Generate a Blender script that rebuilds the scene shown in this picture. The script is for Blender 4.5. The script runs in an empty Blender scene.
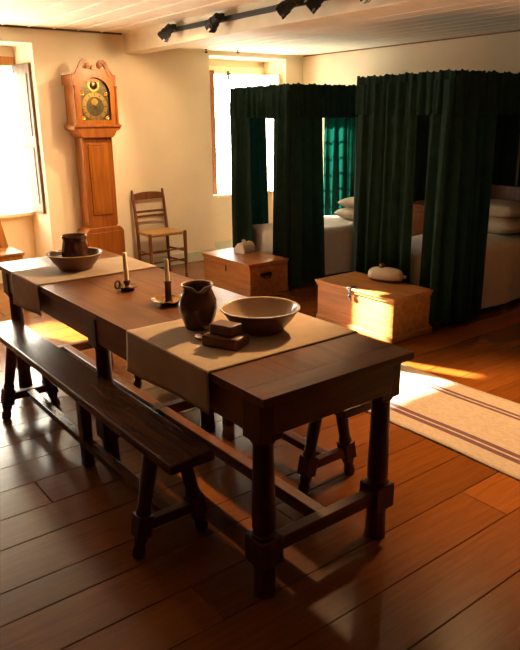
import bpy, bmesh, math, random
from math import sin, cos, pi, radians
from mathutils import Vector, Matrix, Quaternion
random.seed(7)
SC = bpy.context.scene
COL = SC.collection

# ------------------------------------------------------------------ camera
cam_d = bpy.data.cameras.new('camera')
cam = bpy.data.objects.new('camera', cam_d)
COL.objects.link(cam)
SC.camera = cam
CX, CY, CZ, YAW, PIT, ROL, FPX = -1.1025, -1.4310, 1.5489, 0.6522, 0.2992, -0.01145, 666.3
fw = Vector((sin(YAW)*cos(PIT), cos(YAW)*cos(PIT), -sin(PIT)))
rt = Vector((cos(YAW), -sin(YAW), 0))
up = rt.cross(fw)
r2 = cos(ROL)*rt + sin(ROL)*up
u2 = -sin(ROL)*rt + cos(ROL)*up
m = Matrix((( r2.x, u2.x, -fw.x, CX), (r2.y, u2.y, -fw.y, CY), (r2.z, u2.z, -fw.z, CZ), (0, 0, 0, 1)))
cam.matrix_world = m
cam_d.sensor_fit = 'VERTICAL'
cam_d.sensor_height = 36.0
cam_d.lens = 36.0*FPX/650.0
cam_d.clip_start = 0.02

# ------------------------------------------------------------------ world, sun, window light, exposure
world = bpy.data.worlds.new('daylight')
SC.world = world
world.use_nodes = True
bg = world.node_tree.nodes['Background']
bg.inputs[0].default_value = (1.0, 0.945, 0.84, 1)
bg.inputs[1].default_value = 13.0

sun_d = bpy.data.lights.new('sun', 'SUN')
sun = bpy.data.objects.new('sun', sun_d)
COL.objects.link(sun)
sun_dir = Vector((0.40, -1.0, -0.444))
sun.rotation_euler = sun_dir.to_track_quat('-Z', 'Y').to_euler()
sun_d.energy = 80.0
sun_d.angle = radians(0.6)
sun_d.color = (1.0, 0.90, 0.74)

def portal(name, loc, sx, sz):
    d = bpy.data.lights.new(name, 'AREA')
    d.shape = 'RECTANGLE'
    d.size, d.size_y = sx, sz
    d.cycles.is_portal = True
    o = bpy.data.objects.new(name, d)
    COL.objects.link(o)
    o.location = loc
    o.rotation_euler = (radians(-90), 0, 0)   # faces -Y, into the room
    return o
portal('window_portal', (0.40, 5.47, 1.39), 1.55, 1.45)
portal('window_portal', (3.80, 5.47, 1.39), 0.95, 1.45)

SC.view_settings.view_transform = 'Standard'
SC.view_settings.look = 'None'
SC.view_settings.gamma = 1.0
SC.view_settings.use_curve_mapping = False
SC.view_settings.exposure = 1.0
SC.cycles.max_bounces = 10
SC.cycles.diffuse_bounces = 6
SC.cycles.sample_clamp_indirect = 6.0
SC.cycles.caustics_reflective = False
SC.cycles.caustics_refractive = False

# ------------------------------------------------------------------ materials
def new_mat(name):
    mt = bpy.data.materials.new(name)
    mt.use_nodes = True
    nt = mt.node_tree
    return mt, nt, nt.nodes['Principled BSDF']

def ramp(nt, cols):
    r = nt.nodes.new('ShaderNodeValToRGB')
    while len(r.color_ramp.elements) < len(cols):
        r.color_ramp.elements.new(0.5)
    for e, (p, c) in zip(r.color_ramp.elements, cols):
        e.position = p
        e.color = (*c, 1)
    return r

def wood(name, dark, light, axis='y', scale=1.0, rough=0.35, bump=0.15, coat=0.0, spec=0.35):
    mt, nt, b = new_mat(name)
    N, L = nt.nodes, nt.links
    tc = N.new('ShaderNodeTexCoord')
    mp = N.new('ShaderNodeMapping')
    s = {'x': (1.2, 14, 14), 'y': (14, 1.2, 14), 'z': (14, 14, 1.2)}[axis]
    mp.inputs['Scale'].default_value = tuple(v*scale for v in s)
    L.new(tc.outputs['Object'], mp.inputs['Vector'])
    n = N.new('ShaderNodeTexNoise')
    n.inputs['Scale'].default_value = 2.2
    n.inputs['Detail'].default_value = 6
    n.inputs['Roughness'].default_value = 0.62
    n.inputs['Distortion'].default_value = 0.6
    L.new(mp.outputs[0], n.inputs['Vector'])
    r = ramp(nt, [(0.3, dark), (0.72, light)])
    L.new(n.outputs['Fac'], r.inputs['Fac'])
    L.new(r.outputs['Color'], b.inputs['Base Color'])
    n2 = N.new('ShaderNodeTexNoise')
    n2.inputs['Scale'].default_value = 9
    n2.inputs['Detail'].default_value = 6
    L.new(tc.outputs['Object'], n2.inputs['Vector'])
    mr = N.new('ShaderNodeMapRange')
    mr.inputs['To Min'].default_value = rough-0.04
    mr.inputs['To Max'].default_value = rough+0.06
    L.new(n2.outputs['Fac'], mr.inputs['Value'])
    L.new(mr.outputs['Result'], b.inputs['Roughness'])
    bp = N.new('ShaderNodeBump')
    bp.inputs['Strength'].default_value = bump
    bp.inputs['Distance'].default_value = 0.004
    L.new(n.outputs['Fac'], bp.inputs['Height'])
    L.new(bp.outputs[0], b.inputs['Normal'])
    b.inputs['Specular IOR Level'].default_value = spec
    b.inputs['Coat Weight'].default_value = coat
    b.inputs['Coat Roughness'].default_value = 0.15
    return mt

def plain(name, col, rough=0.5, metal=0.0, var=0.12, nscale=8, bump=0.0, bscale=40):
    mt, nt, b = new_mat(name)
    N, L = nt.nodes, nt.links
    tc = N.new('ShaderNodeTexCoord')
    n = N.new('ShaderNodeTexNoise')
    n.inputs['Scale'].default_value = nscale
    n.inputs['Detail'].default_value = 5
    L.new(tc.outputs['Object'], n.inputs['Vector'])
    r = ramp(nt, [(0.3, tuple(c*(1-var) for c in col)), (0.7, tuple(min(1, c*(1+var)) for c in col))])
    L.new(n.outputs['Fac'], r.inputs['Fac'])
    L.new(r.outputs['Color'], b.inputs['Base Color'])
    b.inputs['Roughness'].default_value = rough
    b.inputs['Metallic'].default_value = metal
    if bump:
        n2 = N.new('ShaderNodeTexNoise')
        n2.inputs['Scale'].default_value = bscale
        n2.inputs['Detail'].default_value = 3
        L.new(tc.outputs['Object'], n2.inputs['Vector'])
        bp = N.new('ShaderNodeBump')
        bp.inputs['Strength'].default_value = bump
        bp.inputs['Distance'].default_value = 0.01
        L.new(n2.outputs['Fac'], bp.inputs['Height'])
        L.new(bp.outputs[0], b.inputs['Normal'])
    return mt

def floor_mat():
    mt, nt, b = new_mat('waxed floor boards')
    N, L = nt.nodes, nt.links
    g = N.new('ShaderNodeNewGeometry')
    tc = N.new('ShaderNodeTexCoord')
    mp = N.new('ShaderNodeMapping')
    mp.inputs['Scale'].default_value = (1.6, 26, 26)
    L.new(tc.outputs['Object'], mp.inputs['Vector'])
    cmb = N.new('ShaderNodeVectorMath')
    cmb.operation = 'MULTIPLY_ADD'
    rnd = N.new('ShaderNodeCombineXYZ')
    L.new(g.outputs['Random Per Island'], rnd.inputs[0])
    L.new(g.outputs['Random Per Island'], rnd.inputs[1])
    cmb.inputs[1].default_value = (60, 31, 0)
    L.new(rnd.outputs[0], cmb.inputs[0])
    L.new(mp.outputs[0], cmb.inputs[2])
    n = N.new('ShaderNodeTexNoise')
    n.inputs['Scale'].default_value = 2.0
    n.inputs['Detail'].default_value = 8
    n.inputs['Roughness'].default_value = 0.65
    n.inputs['Distortion'].default_value = 0.7
    L.new(cmb.outputs[0], n.inputs['Vector'])
    r = ramp(nt, [(0.2, (0.120, 0.034, 0.005)), (0.5, (0.175, 0.052, 0.0075)), (0.85, (0.235, 0.074, 0.011))])
    L.new(n.outputs['Fac'], r.inputs['Fac'])
    hs = N.new('ShaderNodeHueSaturation')
    mr = N.new('ShaderNodeMapRange')
    mr.inputs['To Min'].default_value = 0.72
    mr.inputs['To Max'].default_value = 1.2
    L.new(g.outputs['Random Per Island'], mr.inputs['Value'])
    L.new(mr.outputs['Result'], hs.inputs['Value'])
    L.new(r.outputs['Color'], hs.inputs['Color'])
    L.new(hs.outputs['Color'], b.inputs['Base Color'])
    n3 = N.new('ShaderNodeTexNoise')
    n3.inputs['Scale'].default_value = 40
    n3.inputs['Detail'].default_value = 5
    L.new(tc.outputs['Object'], n3.inputs['Vector'])
    mr2 = N.new('ShaderNodeMapRange')
    mr2.inputs['To Min'].default_value = 0.17
    mr2.inputs['To Max'].default_value = 0.25
    b.inputs['Specular IOR Level'].default_value = 0.35
    L.new(n3.outputs['Fac'], mr2.inputs['Value'])
    L.new(mr2.outputs['Result'], b.inputs['Roughness'])
    bp = N.new('ShaderNodeBump')
    bp.inputs['Strength'].default_value = 0.07
    bp.inputs['Distance'].default_value = 0.003
    L.new(n.outputs['Fac'], bp.inputs['Height'])
    L.new(bp.outputs[0], b.inputs['Normal'])
    return mt

def cloth(name, col, var=0.15, weave=900, rough=0.9, trans=0.0, tcol=None, bump=0.25):
    mt, nt, b = new_mat(name)
    N, L = nt.nodes, nt.links
    tc = N.new('ShaderNodeTexCoord')
    n = N.new('ShaderNodeTexNoise')
    n.inputs['Scale'].default_value = 14
    n.inputs['Detail'].default_value = 6
    L.new(tc.outputs['Object'], n.inputs['Vector'])
    r = ramp(nt, [(0.3, tuple(c*(1-var) for c in col)), (0.7, tuple(min(1, c*(1+var)) for c in col))])
    L.new(n.outputs['Fac'], r.inputs['Fac'])
    L.new(r.outputs['Color'], b.inputs['Base Color'])
    b.inputs['Roughness'].default_value = rough
    b.inputs['Specular IOR Level'].default_value = 0.15
    n2 = N.new('ShaderNodeTexNoise')
    n2.inputs['Scale'].default_value = weave*0.25
    n2.inputs['Detail'].default_value = 2
    L.new(tc.outputs['Object'], n2.inputs['Vector'])
    bp = N.new('ShaderNodeBump')
    bp.inputs['Strength'].default_value = bump
    bp.inputs['Distance'].default_value = 0.002
    L.new(n2.outputs['Fac'], bp.inputs['Height'])
    L.new(bp.outputs[0], b.inputs['Normal'])
    if trans:
        t = N.new('ShaderNodeBsdfTranslucent')
        t.inputs['Color'].default_value = (*tcol, 1)
        mx = N.new('ShaderNodeMixShader')
        mx.inputs[0].default_value = trans
        out = N['Material Output']
        L.new(b.outputs[0], mx.inputs[1])
        L.new(t.outputs[0], mx.inputs[2])
        L.new(mx.outputs[0], out.inputs['Surface'])
    return mt

def rug_mat():
    mt, nt, b = new_mat('striped woven rug')
    N, L = nt.nodes, nt.links
    tc = N.new('ShaderNodeTexCoord')
    sp = N.new('ShaderNodeSeparateXYZ')
    L.new(tc.outputs['Object'], sp.inputs[0])
    r = N.new('ShaderNodeValToRGB')
    r.color_ramp.interpolation = 'CONSTANT'
    base, st = (0.40, 0.32, 0.245), (0.13, 0.065, 0.075)
    stops = [(0, base), (0.155, st), (0.20, base), (0.222, st), (0.267, base), (0.735, st), (0.768, base), (0.787, st), (0.82, base)]
    els = r.color_ramp.elements
    while len(els) < len(stops):
        els.new(0.5)
    for e, (p, c) in zip(els, stops):
        e.position = p
        e.color = (*c, 1)
    mr = N.new('ShaderNodeMapRange')
    mr.inputs['From Min'].default_value = -0.36
    mr.inputs['From Max'].default_value = 0.36
    L.new(sp.outputs[0], mr.inputs['Value'])
    L.new(mr.outputs['Result'], r.inputs['Fac'])
    n = N.new('ShaderNodeTexNoise')
    n.inputs['Scale'].default_value = 120
    n.inputs['Detail'].default_value = 3
    mp = N.new('ShaderNodeMapping')
    mp.inputs['Scale'].default_value = (1, 0.35, 1)
    L.new(tc.outputs['Object'], mp.inputs[0])
    L.new(mp.outputs[0], n.inputs['Vector'])
    mx = N.new('ShaderNodeMixRGB')
    mx.blend_type = 'MULTIPLY'
    mx.inputs[0].default_value = 0.55
    rr = ramp(nt, [(0.3, (0.6, 0.58, 0.55)), (0.65, (1, 1, 1))])
    L.new(n.outputs['Fac'], rr.inputs['Fac'])
    L.new(r.outputs['Color'], mx.inputs[1])
    L.new(rr.outputs['Color'], mx.inputs[2])
    L.new(mx.outputs[0], b.inputs['Base Color'])
    b.inputs['Roughness'].default_value = 0.95
    b.inputs['Specular IOR Level'].default_value = 0.1
    bp = N.new('ShaderNodeBump')
    bp.inputs['Strength'].default_value = 0.6
    bp.inputs['Distance'].default_value = 0.006
    L.new(n.outputs['Fac'], bp.inputs['Height'])
    L.new(bp.outputs[0], b.inputs['Normal'])
    return mt

def glass_mat():
    mt = bpy.data.materials.new('thin window glass')
    mt.use_nodes = True
    nt = mt.node_tree
    nt.nodes.clear()
    o = nt.nodes.new('ShaderNodeOutputMaterial')
    t = nt.nodes.new('ShaderNodeBsdfTransparent')
    t.inputs[0].default_value = (0.97, 0.98, 0.96, 1)
    g = nt.nodes.new('ShaderNodeBsdfGlossy')
    g.inputs['Roughness'].default_value = 0.02
    mx = nt.nodes.new('ShaderNodeMixShader')
    mx.inputs[0].default_value = 0.06
    nt.links.new(t.outputs[0], mx.inputs[1])
    nt.links.new(g.outputs[0], mx.inputs[2])
    nt.links.new(mx.outputs[0], o.inputs[0])
    return mt

def emit_mat(name, col, st):
    mt, nt, b = new_mat(name)
    b.inputs['Base Color'].default_value = (*col, 1)
    b.inputs['Emission Color'].default_value = (*col, 1)
    b.inputs['Emission Strength'].default_value = st
    return mt

M_WALL = plain('cream limewash', (0.80, 0.69, 0.51), 0.9, var=0.05, nscale=2.5, bump=0.12, bscale=14)
M_DARKWALL = wood('dark unseen walls', (0.05, 0.025, 0.012), (0.12, 0.06, 0.03), 'z', 0.5, 0.5)  # unseen left and back walls, made dark to cut bounce light
M_CEIL = plain('painted ceiling boards', (0.90, 0.82, 0.66), 0.75, var=0.05, nscale=5, bump=0.1)
M_TRIM = plain('painted trim', (0.86, 0.77, 0.58), 0.6, var=0.06)
M_BASEB = plain('pale green skirting', (0.58, 0.57, 0.42), 0.6, var=0.06)
M_DARKTRIM = plain('dark trim', (0.09, 0.06, 0.035), 0.6)
M_FLOOR = floor_mat()
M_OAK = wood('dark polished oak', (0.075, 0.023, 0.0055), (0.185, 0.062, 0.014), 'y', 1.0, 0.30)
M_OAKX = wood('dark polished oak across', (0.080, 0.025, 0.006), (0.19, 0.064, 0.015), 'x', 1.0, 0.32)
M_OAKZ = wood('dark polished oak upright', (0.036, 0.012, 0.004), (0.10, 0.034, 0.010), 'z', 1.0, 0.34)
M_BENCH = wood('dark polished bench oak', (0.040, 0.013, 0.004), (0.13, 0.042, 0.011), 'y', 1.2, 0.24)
M_CLOCK = wood('golden mahogany', (0.16, 0.042, 0.005), (0.33, 0.104, 0.012), 'z', 0.7, 0.35, 0.08)
M_CLOCKD = wood('golden mahogany panel', (0.18, 0.050, 0.006), (0.36, 0.120, 0.014), 'z', 0.6, 0.32, 0.08)
M_PINE = wood('honey pine', (0.30, 0.115, 0.026), (0.56, 0.26, 0.075), 'y', 0.7, 0.38, 0.1)
M_CHESTN = wood('reddish pine', (0.23, 0.075, 0.017), (0.44, 0.165, 0.042), 'y', 0.7, 0.30, 0.1)
M_CHAIR = wood('brown chair wood', (0.10, 0.034, 0.010), (0.24, 0.090, 0.025), 'z', 1.0, 0.4)
M_ORANGE = wood('orange varnished wood', (0.34, 0.14, 0.03), (0.55, 0.25, 0.06), 'z', 0.8, 0.4)
M_JAMB = wood('reddish brown jamb', (0.17, 0.06, 0.022), (0.30, 0.12, 0.045), 'z', 1.0, 0.45)
M_SHUT = wood('grey brown shutter', (0.10, 0.062, 0.038), (0.17, 0.11, 0.07), 'z', 1.0, 0.55)
M_RUSH = plain('woven rush', (0.42, 0.24, 0.085), 0.85, var=0.3, nscale=60, bump=0.6, bscale=120)
M_POST = wood('red brown bedpost', (0.07, 0.022, 0.010), (0.17, 0.055, 0.022), 'z', 1.0, 0.4)
M_GREEN = cloth('dark green wool', (0.009, 0.025, 0.0165), 0.3, 700, 0.95, 0.004, (0.02, 0.42, 0.30))
M_GREEN1 = cloth('dark green wool sunlit panel', (0.006, 0.012, 0.0075), 0.3, 700, 0.95, 0.024, (0.02, 0.42, 0.30))  # same cloth made more translucent so the sunlit panel glows
M_MUSLIN = cloth('white muslin', (0.75, 0.73, 0.68), 0.04, 900, 0.9, 0.55, (0.85, 0.82, 0.75))
M_LINEN = cloth('natural linen', (0.43, 0.315, 0.20), 0.08, 900, 0.85)
M_SHEET = cloth('off white coverlet', (0.60, 0.52, 0.42), 0.06, 300, 0.9, bump=0.5)
M_PILLOW = cloth('cream pillow ticking', (0.55, 0.46, 0.33), 0.08, 500, 0.9)
M_GLAZE = plain('dark brown glaze', (0.075, 0.028, 0.014), 0.12, var=0.5, nscale=18, bump=0.12, bscale=22)
M_CLAY = plain('brown earthenware', (0.165, 0.070, 0.040), 0.32, var=0.2, nscale=16)
M_CLAYIN = plain('pale slip glaze', (0.37, 0.26, 0.165), 0.2, var=0.12, nscale=12)
M_CREAMRIM = plain('cream rim glaze', (0.52, 0.40, 0.27), 0.2, var=0.1)
M_BLOCK = wood('brown treen', (0.085, 0.030, 0.012), (0.17, 0.064, 0.024), 'x', 1.5, 0.5)
M_BRASS = plain('old brass', (0.42, 0.22, 0.06), 0.22, 1.0, var=0.3, nscale=24)
M_DBRASS = plain('dark bronze', (0.16, 0.085, 0.035), 0.28, 1.0, var=0.3, nscale=24)
M_GOLD = plain('gilt brass', (0.85, 0.52, 0.12), 0.25, 1.0, var=0.15, nscale=24)
M_DIAL = plain('engraved dial', (0.075, 0.055, 0.022), 0.4, 0.7, var=0.4, nscale=50)
M_SILVER = plain('aged silvered ring', (0.42, 0.26, 0.075), 0.3, 0.9, var=0.2, nscale=30)
M_WAX = plain('tallow wax', (0.88, 0.72, 0.44), 0.5, var=0.05)
_b = M_WAX.node_tree.nodes['Principled BSDF']
_b.inputs['Subsurface Weight'].default_value = 0.8
_b.inputs['Subsurface Radius'].default_value = (0.03, 0.02, 0.01)
M_BLACK = plain('black painted metal', (0.008, 0.007, 0.006), 0.65, 0.0)
M_IRON = plain('black iron', (0.025, 0.018, 0.014), 0.5, 0.6)
M_STONE = plain('cream stoneware', (0.60, 0.50, 0.37), 0.25, var=0.06)
M_STONEB = plain('brown stoneware glaze', (0.14, 0.065, 0.028), 0.25, var=0.2)
M_STONEM = plain('matt pinkish stoneware', (0.62, 0.48, 0.37), 0.45, var=0.06)
M_RUG = rug_mat()
M_GLASS = glass_mat()
M_BULB = emit_mat('lamp lens', (1.0, 0.78, 0.42), 14)

# ------------------------------------------------------------------ mesh helpers
class MB:
    def __init__(s):
        s.bm = bmesh.new()
        s.flat = set()
    def quad(s, vs, mi=0):
        f = s.bm.faces.new(vs)
        f.material_index = mi
        return f
    def box(s, c, d, R=None, taper=None, mi=0):
        hx, hy, hz = d[0]/2, d[1]/2, d[2]/2
        vs = []
        for z in (-1, 1):
            t = taper if (taper and z == -1) else 1.0
            for x, y in ((-1, -1), (1, -1), (1, 1), (-1, 1)):
                v = Vector((x*hx*t, y*hy*t, z*hz))
                if R: v = R @ v
                vs.append(s.bm.verts.new(v+Vector(c)))
        a = vs
        for q in ((3, 2, 1, 0), (4, 5, 6, 7), (0, 1, 5, 4), (1, 2, 6, 5), (2, 3, 7, 6), (3, 0, 4, 7)):
            s.quad([a[i] for i in q], mi)
        return s
    def bar(s, p0, p1, w, h, upv=(0, 0, 1), w1=None, h1=None, mi=0):
        p0, p1 = Vector(p0), Vector(p1)
        d = (p1-p0).normalized()
        u = Vector(upv)
        if abs(d.dot(u)) > 0.98: u = Vector((0, 1, 0))
        a = d.cross(u).normalized()
        b = a.cross(d).normalized()
        w1 = w if w1 is None else w1
        h1 = h if h1 is None else h1
        vs = []
        for p, ww, hh in ((p0, w, h), (p1, w1, h1)):
            for x, y in ((-1, -1), (1, -1), (1, 1), (-1, 1)):
                vs.append(s.bm.verts.new(p+a*(x*ww/2)+b*(y*hh/2)))
        for q in ((3, 2, 1, 0), (4, 5, 6, 7), (0, 1, 5, 4), (1, 2, 6, 5), (2, 3, 7, 6), (3, 0, 4, 7)):
            s.quad([vs[i] for i in q], mi)
        return s
    def rings(s, rings, close_u=True, cap0=True, cap1=True, mi=0):
        V = [[s.bm.verts.new(p) for p in r] for r in rings]
        n = len(V[0])
        for i in range(len(V)-1):
            for j in range(n if close_u else n-1):
                k = (j+1) % n
                m_ = mi(i) if callable(mi) else mi
                s.quad([V[i][j], V[i][k], V[i+1][k], V[i+1][j]], m_)
        if cap0: s.quad(list(reversed(V[0])), mi(0) if callable(mi) else mi)
        if cap1: s.quad(V[-1], mi(len(V)-2) if callable(mi) else mi)
        return V
    def tube(s, pts, r, n=12, mi=0):
        pts = [Vector(p) for p in pts]
        rr = r if isinstance(r, (list, tuple)) else [r]*len(pts)
        prev = None
        R = []
        for i, p in enumerate(pts):
            d = (pts[min(i+1, len(pts)-1)]-pts[max(i-1, 0)]).normalized()
            if prev is None:
                a = d.orthogonal().normalized()
            else:
                a = (prev-d*prev.dot(d)).normalized()
            prev = a
            b = d.cross(a)
            R.append([p+a*(rr[i]*cos(2*pi*k/n))+b*(rr[i]*sin(2*pi*k/n)) for k in range(n)])
        s.rings(R, mi=mi)
        return s
    def lathe(s, prof, c=(0, 0, 0), n=40, mi=0, fn=None, caps=(True, True)):
        c = Vector(c)
        R = []
        for r, z in prof:
            ring = []
            for k in range(n):
                a = 2*pi*k/n
                rr, zz = (r, z) if fn is None else fn(r, z, a)
                ring.append(c+Vector((rr*cos(a), rr*sin(a), zz)))
            R.append(ring)
        s.rings(R, mi=mi, cap0=caps[0], cap1=caps[1])
        return s
    def lathe_axis(s, prof, p0, axis, n=24, mi=0):
        q = Vector((0, 0, 1)).rotation_difference(Vector(axis))
        p0 = Vector(p0)
        R = [[p0+q @ Vector((r*cos(2*pi*k/n), r*sin(2*pi*k/n), z)) for k in range(n)] for r, z in prof]
        s.rings(R, mi=mi)
        return s
    def prism(s, poly, y0, y1, plane='xz', mi=0):
        def P(a, b, t):
            return {'xz': Vector((a, t, b)), 'yz': Vector((t, a, b)), 'xy': Vector((a, b, t))}[plane]
        A = [s.bm.verts.new(P(a, b, y0)) for a, b in poly]
        B = [s.bm.verts.new(P(a, b, y1)) for a, b in poly]
        n = len(poly)
        s.quad(A, mi)
        s.quad(list(reversed(B)), mi)
        for i in range(n):
            s.quad([A[i], B[i], B[(i+1) % n], A[(i+1) % n]], mi)
        return s
    def grid(s, fn, nu, nv, mi=0):
        V = [[s.bm.verts.new(fn(i/nu, j/nv)) for j in range(nv+1)] for i in range(nu+1)]
        for i in range(nu):
            for j in range(nv):
                s.quad([V[i][j], V[i+1][j], V[i+1][j+1], V[i][j+1]], mi)
        return s
    def build(s, name, mats, parent=None, bevel=0.0, smooth=35, solid=0.0, subsurf=0, seg=2):
        bmesh.ops.recalc_face_normals(s.bm, faces=s.bm.faces[:])
        me = bpy.data.meshes.new(name)
        for f in s.bm.faces: f.smooth = smooth > 0
        if smooth > 0:
            for e in s.bm.edges:
                if len(e.link_faces) == 2 and e.calc_face_angle(0) > radians(smooth):
                    e.smooth = False
        s.bm.to_mesh(me)
        s.bm.free()
        if not isinstance(mats, (list, tuple)): mats = [mats]
        for mt in mats: me.materials.append(mt)
        o = bpy.data.objects.new(name, me)
        COL.objects.link(o)
        if parent is not None: o.parent = parent
        if solid:
            md = o.modifiers.new('thickness', 'SOLIDIFY')
            md.thickness = solid
            md.offset = 0
        if bevel:
            md = o.modifiers.new('bevel', 'BEVEL')
            md.width = bevel
            md.segments = seg
            md.limit_method = 'ANGLE'
            md.angle_limit = radians(40)
            md.harden_normals = False
        if subsurf:
            md = o.modifiers.new('subdiv', 'SUBSURF')
            md.levels = md.render_levels = subsurf
        return o

def tag(o, label=None, cat=None, group=None, kind=None):
    if label: o['label'] = label
    if cat: o['category'] = cat
    if group: o['group'] = group
    if kind: o['kind'] = kind
    return o

def thing(name, label, cat, loc=(0, 0, 0), rz=0.0, group=None):
    o = bpy.data.objects.new(name, None)
    o.empty_display_size = 0.1
    COL.objects.link(o)
    o.location = loc
    o.rotation_euler = (0, 0, rz)
    return tag(o, label, cat, group)

def dup(root, loc, rz=0.0, label=None):
    r = root.copy()
    COL.objects.link(r)
    r.location = loc
    r.rotation_euler = (0, 0, rz)
    if label: r['label'] = label
    for ch in list(root.children):
        c = ch.copy()
        COL.objects.link(c)
        c.parent = r
        for g in list(ch.children):
            d = g.copy()
            COL.objects.link(d)
            d.parent = c
    return r

def struct(o, label=None):
    o['kind'] = 'structure'
    if label: o['label'] = label
    return o

# ------------------------------------------------------------------ the setting
XL, XR, YB, YF = -2.3, 4.50, -2.7, 5.0      # room faces
YG = 5.42                                   # window plane
ZC, ZC2 = 2.37, 2.265                       # ceiling left / right of the beam
BX0, BX1, BZ = 2.16, 2.37, 2.19             # beam

# floor: separate boards running across the room
b = MB()
seams = [-2.7, -2.45, -2.2, -1.94, -1.70, -1.44, -1.17, -0.90, -0.64, -0.388, -0.160, 0.064, 0.27, 0.482, 0.64, 0.886, 1.09, 1.31, 1.52, 1.74,
         1.95, 2.17, 2.39, 2.60, 2.82, 3.03, 3.25, 3.47, 3.68, 3.90, 4.12, 4.33, 4.55, 4.77, 5.0, 5.22, 5.45]
rf = random.Random(3)
for y0, y1 in zip(seams, seams[1:]):
    x = XL-0.1
    cuts = [x]
    j = rf.uniform(0.4, 4.0)
    if abs(y0-0.64) < 0.01: j = 1.62
    cuts.append(x+j)
    if j < 2.6: cuts.append(x+j+rf.uniform(2.4, 3.6))
    cuts.append(XR+0.1)
    for x0, x1 in zip(cuts, cuts[1:]):
        g = 0.0012
        b.box(((x0+x1)/2, (y0+y1)/2, -0.02), (x1-x0-2*g, y1-y0-2*g, 0.04))
fl = b.build('floor', M_FLOOR, bevel=0.002, smooth=0, seg=1)
struct(fl, 'dark waxed wide plank floor')
b = MB()
b.box(((XL+XR)/2, (YB+YG)/2, -0.08), (XR-XL+0.3, YG-YB+0.3, 0.06))
struct(b.build('trim_5', M_DARKTRIM, smooth=0), 'dark subfloor under the boards')

# ceiling: beaded boards along the room, lower to the right of the beam
b = MB()
def ceil_boards(x0, x1, z, w):
    n = max(1, round((x1-x0)/w))
    for i in range(n):
        a = x0+(x1-x0)*i/n
        c = x0+(x1-x0)*(i+1)/n
        b.box(((a+c)/2, (YB+YF)/2, z+0.015), (c-a-0.006, YF-YB, 0.03))
        b.tube([(c, YB, z+0.003), (c, YF, z+0.003)], 0.011 if z > 2.3 else 0.006, 8)
ceil_boards(XL, BX0, ZC, 0.235)
ceil_boards(BX1, XR, ZC2, 0.18)
b.box(((XL+XR)/2, (YB+YG)/2, ZC+0.06), (XR-XL+0.3, YG-YB+0.3, 0.05))
b.box(((BX1+XR)/2, (YB+YF)/2, ZC2+0.06), (XR-BX1, YF-YB, 0.04))
struct(b.build('ceiling', M_CEIL, smooth=40), 'cream painted board ceiling')

b = MB()
b.box(((BX0+BX1)/2, (YB+YF)/2, (BZ+ZC)/2+0.02), (BX1-BX0, YF-YB, ZC-BZ+0.04))
struct(b.build('trim_1', M_TRIM, bevel=0.006), 'cream painted ceiling beam')

# far wall with two splayed window recesses down to the floor
W1 = (-0.45, 1.24, -0.38, 1.19, 2.235)      # outer x0,x1 at YF, inner x0,x1 at YG, top
W2 = (3.160, 4.235, 3.33, 4.20, 2.215)
T = 0.55
b = MB()
YO = YF+T
for x0, x1 in ((XL-0.2, W1[0]), (W1[1], W2[0]), (W2[1], XR+0.25)):
    b.box(((x0+x1)/2, (YF+YO)/2, 1.22), (x1-x0, T, 2.48))
for W in (W1, W2):
    b.box(((W[0]+W[1])/2, (YF+YO)/2, (W[4]+2.46)/2), (W[1]-W[0], T, 2.46-W[4]))
    # splays
    b.prism([(W[0], YF+0.001), (W[2], YG), (W[2], YO), (W[0], YO)], 0, W[4], 'xy')
    b.prism([(W[1], YF+0.001), (W[1], YO), (W[3], YO), (W[3], YG)], 0, W[4], 'xy')
    # breast under the sill, head over the window
    b.box(((W[2]+W[3])/2, (YG-0.06+YO)/2, 0.325), (W[3]-W[2], YO-YG+0.06, 0.65))
    b.box(((W[2]+W[3])/2, (YG-0.03+YO)/2, (2.10+W[4])/2), (W[3]-W[2], YO-YG+0.03, W[4]-2.10))
struct(b.build('wall_far', M_WALL, smooth=0), 'cream limewashed far wall with two deep window recesses')

b = MB()
b.box((XR+0.12, (YB+YO)/2, 1.22), (0.24, YO-YB, 2.48))
struct(b.build('wall_right', M_WALL, smooth=0), 'cream limewashed wall behind the beds')
b = MB()
b.box((XL-0.1, (YB+YO)/2, 1.22), (0.2, YO-YB, 2.48))
struct(b.build('wall_left', M_DARKWALL, smooth=0))
b = MB()
b.box(((XL+XR)/2, YB-0.1, 1.22), (XR-XL+0.4, 0.2, 2.48))
struct(b.build('wall_back', M_DARKWALL, smooth=0))

# skirting, mouldings
b = MB()
for x0, x1 in ((XL, W1[0]), (W1[1], W2[0]), (W2[1], XR)):
    b.box(((x0+x1)/2, YF-0.009, 0.06), (x1-x0, 0.018, 0.12))
for W in (W1, W2):
    b.box(((W[2]+W[3])/2, YG-0.069, 0.06), (W[3]-W[2], 0.018, 0.12))
struct(b.build('baseboard_far', M_BASEB, bevel=0.004))
b = MB()
b.box((XR-0.009, (YB+YF)/2, 0.06), (0.018, YF-YB-0.04, 0.12))
struct(b.build('baseboard_right', M_BASEB, bevel=0.004))
b = MB()
b.box(((XL+2.14)/2, YF-0.008, 2.362), (2.14-XL, 0.016, 0.016))  # dark strip in place of the shadow gap at the ceiling
struct(b.build('trim_2', M_DARKTRIM), 'thin dark trim standing in for the shadow gap under the ceiling of the far wall')
b = MB()
b.box((XR-0.006, (YB+YF)/2, ZC2-0.006), (0.012, YF-YB, 0.012))
struct(b.build('trim_3', M_JAMB), 'thin brown moulding above the beds')
b = MB()
b.box(((BX1+XR)/2, YF-0.006, ZC2-0.006), (XR-BX1, 0.012, 0.012))
struct(b.build('trim_4', M_TRIM))

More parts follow.
